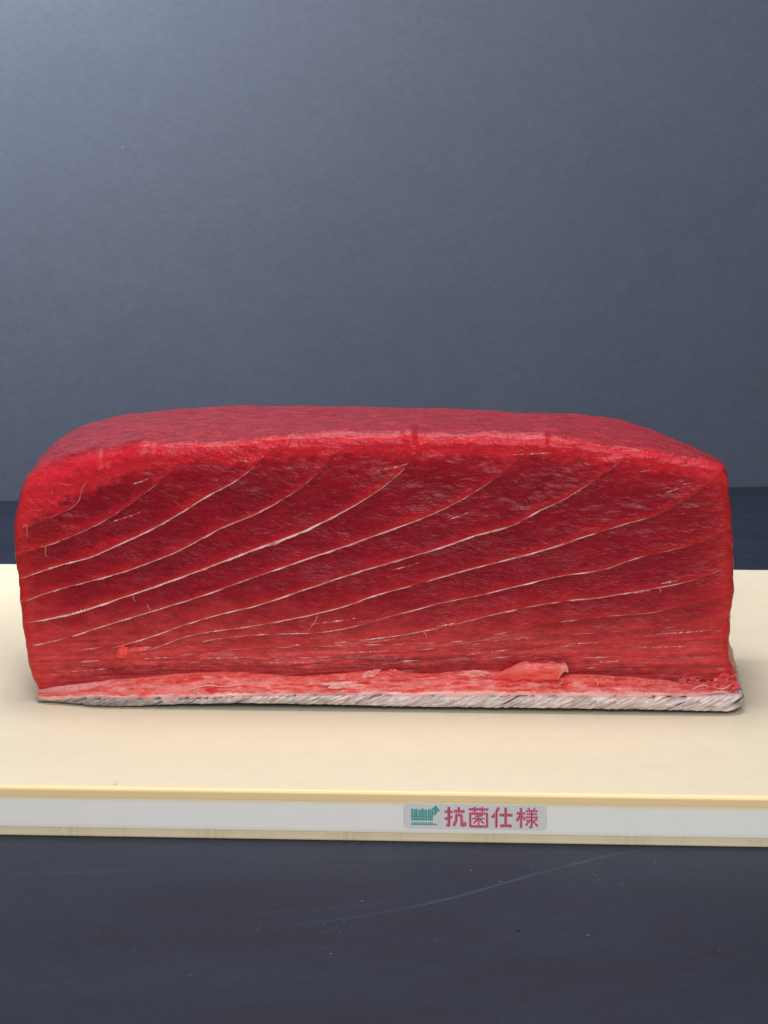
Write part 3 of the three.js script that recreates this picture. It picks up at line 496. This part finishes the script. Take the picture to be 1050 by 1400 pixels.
// rolled flap of flesh lying on the ledge
{
  const NU = 90, NV = 60;
  const g = gridGeometry(NU + 1, NV + 1, (i, j) => {
    const u = i / NU, a = j / NV * Math.PI * 2, x = mix(47.5, 83.4, u) + 0.7 * Math.sin(a) * sstep(0.9, 1, u);
    const taper = 0.35 + 0.65 * sstep(0, 0.45, u), cap = u > 0.955 ? Math.max(0, 1 - ((u - 0.955) / 0.045) ** 2.5) ** 0.4 : 1;
    const box = (v, e) => Math.sign(v) * Math.abs(v) ** e, n = fbm(x / 8, Math.cos(a) * 1.3 + 4, Math.sin(a) * 1.3, 4), groove = 0.5 * ridge(x / 40, a * 1.5, 3, 2);
    const ry = 4.0 * taper * Math.max(cap, 0.02), rz = 3.4 * taper * Math.max(cap, 0.02), k = 1 + 0.55 * n + 0.12 * groove;
    return [x + 1.6 * Math.sin(a) * sstep(0.7, 1, u) + 2.2 * fbm(a, 3, 5, 2) * sstep(0.9, 1, u), mix(14.6, 18.6, sstep(0, 0.5, u)) + ry * k * box(Math.sin(a), 0.75), mix(2.0, 3.8, sstep(0, 0.4, u)) + rz * k * box(Math.cos(a), 0.75) + 0.8 * Math.sin(a)];
  }, (i, j, p) => {
    const u = i / NU, a = j / NV * Math.PI * 2, f = fbm(p[0] / 9, a * 1.4, 9, 3);
    let c = mix3([0.70, 0.055, 0.05], [0.74, 0.13, 0.115], clamp(0.5 + f * 1.4 + 0.35 * Math.sin(a)));
    c = mix3(c, [0.70, 0.03, 0.03], 0.8 * Math.exp(-((a - 5.3) ** 2) / 0.5) * (1 - 0.7 * u));
    return mix3(c, [0.86, 0.45, 0.40], 0.6 * sstep(0.93, 1, u));
  }, (i, j, p) => [p[0] / 1000, j / NV * 0.02]);
  add('flesh_flap', g, softMeat, tuna, 'pink rolled flap of flesh on the fat strip');
}
// a lumpy scrap: a bent, noisy blob
function blob(cx, cy, cz, rx, ry, rz, tilt, c0, c1, s, rag = 1) {
  const g = new THREE.IcosahedronGeometry(1, 12), p = g.attributes.position, col = new Float32Array(p.count * 3), uv = g.attributes.uv, ct = Math.cos(tilt), st = Math.sin(tilt);
  for (let i = 0; i < p.count; i++) {
    const x = p.getX(i), y = p.getY(i), z = p.getZ(i), k = 1 + rag * 1.3 * fbm(x * 1.7 + s, y * 1.7, z * 1.7, 4) + rag * 0.22 * N(x * 5 + s, y * 5, z * 5);
    const X = x * rx * k, Y = y * ry * k, Z = z * rz * k, c = mix3(c0, c1, clamp(0.5 + 1.6 * fbm(x * 1.3 + s, y * 1.3, z + 4, 3)));
    p.setXYZ(i, (cx + X * ct - Y * st) / 1000, (cy + X * st + Y * ct) / 1000, (cz + Z) / 1000);
    uv.setXY(i, p.getX(i), p.getY(i)); col[i * 3] = c[0]; col[i * 3 + 1] = c[1]; col[i * 3 + 2] = c[2];
  }
  g.setAttribute('color', new THREE.BufferAttribute(col, 3)); g.computeVertexNormals(); return g;
}
const hot = [0.72, 0.04, 0.035], pinkish = [0.72, 0.13, 0.12];
add(numbered('fat_scrap'), blob(-124.6, 25.0, 1.2, 3.2, 2.7, 1.8, 0.5, hot, [0.76, 0.075, 0.06], 1, 0.3), softMeat, tuna, 'bright red-orange scrap stuck to the lower left face');
add(numbered('fat_scrap'), blob(-117.5, 26.4, 0.6, 6.4, 1.2, 0.9, 0.16, [0.60, 0.03, 0.03], pinkish, 2, 0.4), softMeat, tuna);
add(numbered('fat_scrap'), blob(41, 16.9, 2.6, 6.0, 1.5, 1.6, 0.06, [0.72, 0.12, 0.11], [0.80, 0.40, 0.38], 3), softMeat, tuna);
add(numbered('fat_scrap'), blob(-7, 16.4, 2.2, 4.2, 1.3, 1.2, 0.3, [0.74, 0.15, 0.14], [0.80, 0.42, 0.40], 4), softMeat, tuna);
add(numbered('fat_scrap'), blob(-20, 11.8, 6.4, 8, 1.5, 1.1, 0.0, [0.78, 0.26, 0.24], [0.80, 0.42, 0.40], 5), softMeat, tuna);
add(numbered('fat_scrap'), blob(5, 16.8, 3.6, 3.4, 1.6, 1.4, -0.2, [0.70, 0.07, 0.065], [0.74, 0.15, 0.14], 6), softMeat, tuna);
for (const [x, y, z, r, s] of [[157.5, 14.4, 2.0, 5.2, 7], [151.6, 12.4, 4.0, 3.4, 8], [160.6, 12.0, 3.4, 3.6, 9], [144, 14.2, 1.8, 2.6, 10], [138.6, 14.4, 1.6, 2.0, 11]])
  add(numbered('flesh_crumb'), blob(x, y, z, r, r * 0.6, r * 0.6, 0.3 * Math.sin(s * 3), [0.52, 0.03, 0.036], [0.70, 0.12, 0.11], s), softMeat, tuna);
// ragged pale threads across the fat
for (const [pts, z] of [[[[143, 11.6], [148, 13.6], [152, 12.4], [158, 12.2], [161, 14.2]], 5.8], [[[74, 9.6], [78, 11], [80, 12.4], [83, 14.6]], 6.8], [[[98, 16.2], [99.4, 13.8], [98.2, 11]], 6.2], [[[-92, 9], [-84, 11], [-76, 10.6], [-66, 12]], 7.2], [[[150, 10], [156, 11], [162, 9.6]], 8]]) {
  const tube = new THREE.TubeGeometry(new THREE.CatmullRomCurve3(pts.map(([x, y]) => new THREE.Vector3(x / 1000, y / 1000, (z + 0.5 * N(x, y)) / 1000))), 40, 0.00026, 6);
  const n = tube.attributes.position.count, col = new Float32Array(n * 3); for (let i = 0; i < n; i++) col.set(mix3([0.80, 0.44, 0.43], [0.76, 0.22, 0.20], 0.5 + 0.5 * N(i * 0.05, z)), i * 3);
  tube.setAttribute('color', new THREE.BufferAttribute(col, 3));
  add(numbered('loose_thread'), tube, sinew, tuna);
}

// skin: a plate under the block with a thick scaly rim along the front and the right end
const rimTop = curve([[0, 1.6], [4, 3.0], [30, 4.4], [80, 5.4], [105, 6.6], [140, 7.6], [190, 7.9], [270, 8.5], [305, 8.6], [330, 9.8], [345, 9], [360, 7], [440, 4]]);
const rimLow = curve([[0, 0.9], [36, 0.9], [70, 2.2], [105, 3.1], [140, 2.9], [175, 2.3], [240, 2.4], [300, 2.1], [326, 1.6], [336, 3.2], [350, 2.2], [440, 0.4]]);
const rimOut = (s) => mix(2.2, 9.6, sstep(-2, 36, s));
function rimPath(s) {                // run along the front, round the corner, back along the right end: [x, z, outward x, outward z]
  const x0 = -166.5, x1 = 160.5, r = 6, L = x1 - x0, q = r * Math.PI / 2;
  if (s < L) return [x0 + s, 0, 0, 1];
  if (s < L + q) { const a = (s - L) / r; return [x1 + (r * 0.001), -r + r, Math.sin(a), Math.cos(a)]; }
  return [x1, -(s - L - q), 1, 0];
}
const rimReach = (s) => s < 320 ? rimOut(s) : mix(9.6, 5.8, sstep(320, 337, s)) * (1 - 0.35 * sstep(345, 430, s));
const skinMat = new THREE.MeshPhysicalMaterial({ vertexColors: true, roughness: 0.42, bumpMap: fleshBump, bumpScale: 0.0002, name: 'pale_scaly_skin' });
const skin = (() => {
  const NS = 1500, NV = 34, LEN = 420;
  const g = gridGeometry(NS + 1, NV + 1, (i, j) => {
    const s = i / NS * LEN, v = j / NV, [px, pz, ox, oz] = rimPath(s), hi = rimTop(s) + 0.9 * fbm(s / 6, 3, 1, 4), lo = rimLow(s) + 0.5 * fbm(s / 4, 8, 1, 3), o = rimReach(s) + 0.8 * fbm(s / 7, 5, 2, 3);
    // outline: from the top inner edge over the rim, down the face, back underneath
    let q, y;
    if (v < 0.2) { const t = v / 0.2; q = mix(-7, o - 1.2, t); y = hi - 0.3 * t * t; }
    else if (v < 0.8) { const t = (v - 0.2) / 0.6; q = o - 1.2 + 1.3 * Math.sin(Math.PI * t) ** 0.6 * (0.9) + 0.9 * t - 0.9 * t * t; y = mix(hi - 0.3, lo, t); }
    else { const t = (v - 0.8) / 0.2; q = mix(o - 1.2, o - 9, t); y = lo - 0.15 * t; }
    const k = sstep(0.1, 0.25, v) * (1 - sstep(0.78, 0.9, v));
    const ph = (s - (y - lo) * (2.1 + 0.9 * N(s / 22, 40))) / 4.3 + 0.9 * N(s / 14, 2) + 0.45 * N(s / 5, y / 3), fr = ph - Math.floor(ph);
    const saw = (fr < 0.82 ? fr / 0.82 : (1 - fr) / 0.18) - 0.5, amp = 0.55 + 0.5 * N(s / 30, 7);
    const d = k * (amp * 0.85 * saw + 0.25 * N((s - y * 2.1) / 2.2, y / 5, 4) + 0.9 * fbm(s / 9, y / 5, 9, 3) + 1.6 * sstep(318, 332, s) * fbm(s / 4, y / 3, 12, 3));
    return [px + ox * (q + d), y, pz + oz * (q + d)];
  }, (i, j, p) => {
    const s = i / NS * LEN, v = j / NV, lo = rimLow(s), ph = (s - (p[1] - lo) * (2.1 + 0.9 * N(s / 22, 40))) / 4.3 + 0.9 * N(s / 14, 2) + 0.45 * N(s / 5, p[1] / 3), fr = ph - Math.floor(ph);
    const f = fbm(s / 9, p[1] / 2.5, 21, 3);
    let c = mix3([0.42, 0.34, 0.33], [0.72, 0.61, 0.60], clamp(0.5 + 2.0 * f));
    c = mix3(c, [0.24, 0.21, 0.20], 0.8 * sstep(125, 25, s));
    c = mix3(c, [0.74, 0.52, 0.50], 0.6 * (1 - sstep(0.15, 0.4, v + 0.3 * f)) * sstep(40, 130, s));
    const slit = sstep(0.80, 0.9, fr) * (0.06 + 0.8 * sstep(0.05, 0.4, N(s / 13, 31)) * (0.35 + 0.65 * Math.exp(-((s - 195) ** 2) / 2400)));
    c = mix3(c, [0.05, 0.042, 0.042], slit * 0.85 * sstep(0.25, 0.4, v));
    c = mix3(c, [0.045, 0.045, 0.05], sstep(0.76, 0.84, v));
    return c;
  }, (i, j, p) => [i / NS * LEN / 1000, p[1] / 1000], true);
  const m = add('skin', g, skinMat, tuna, 'pale grey scaly skin edge under the block');
  // individual scales lapping over the rim
  const NL = 10, MW = 5;
  for (let s = 6; s < 336; s += 2.0 + 1.8 * rnd()) {
    const lo = rimLow(s), hi = rimTop(s), H = hi - lo, len = Math.min(3.2, H * 0.5) * (1.5 + 1.3 * rnd()), rise = 0.36 + 0.2 * rnd(), w = (0.5 + 0.5 * rnd()) * Math.min(1, H / 6), y0 = lo + H * (0.12 + 0.45 * rnd()), sh = 0.6 + 0.5 * rnd(), dark = rnd() < 0.09, pk = rnd() ** 2, thin = dark ? 0.34 : 1, tone = dark ? 0.09 : sh * mix(0.5, 1, sstep(20, 130, s));
    const gs = gridGeometry(NL + 1, MW + 1, (i, j) => {
      const t = i / NL, b = j / MW * 2 - 1, ss = s + (t - 0.5) * len * 1.7, wi = thin * w * Math.sin(Math.PI * (0.06 + 0.88 * t)) ** 0.7;
      const y = clamp(y0 + (t - 0.2) * len * rise * 1.7 + b * wi, lo + 0.2, hi + 0.3), [px, pz, ox, oz] = rimPath(ss), tt = clamp((hi - 0.3 - y) / (hi - 0.3 - lo));
      const q = rimReach(ss) - 1.2 + 1.17 * Math.sin(Math.PI * tt) ** 0.6 + 0.9 * tt * (1 - tt) + 0.1 + (0.3 + 0.5 * sh) * (1 - b * b) * (0.35 + 0.85 * t) - 0.5 * Math.abs(b) ** 3;
      return [px + ox * q, y, pz + oz * q];
    }, (i, j) => { const t = i / NL, k = tone * (0.9 + 0.25 * N(s, t * 4, j)); return [0.74 * k, mix(0.65, 0.50, pk) * k, mix(0.63, 0.50, pk) * k]; }, null);
    add(numbered('scale'), gs, skinMat, m);
  }
  return m;
})();
{
  // the flat of the skin under the meat, and its dark curled lip at the left corner
  const sh = new THREE.Shape([[-160, 1], [-120, -1], [160, -3], [163, 84], [120, 92], [-150, 92], [-163, 80]].map(([x, z]) => new THREE.Vector2(x / 1000, z / 1000)));
  const g = new THREE.ExtrudeGeometry(sh, { depth: 0.0012, bevelEnabled: true, bevelSize: 0.0008, bevelThickness: 0.0006, bevelSegments: 2 });
  g.rotateX(-Math.PI / 2); g.translate(0, 0.0012, 0);
  add('skin_underside', g, new THREE.MeshPhysicalMaterial({ color: new THREE.Color().setRGB(0.05, 0.05, 0.055), roughness: 0.4, name: 'dark_fish_skin' }), skin);
}

renderer.render(scene, camera);
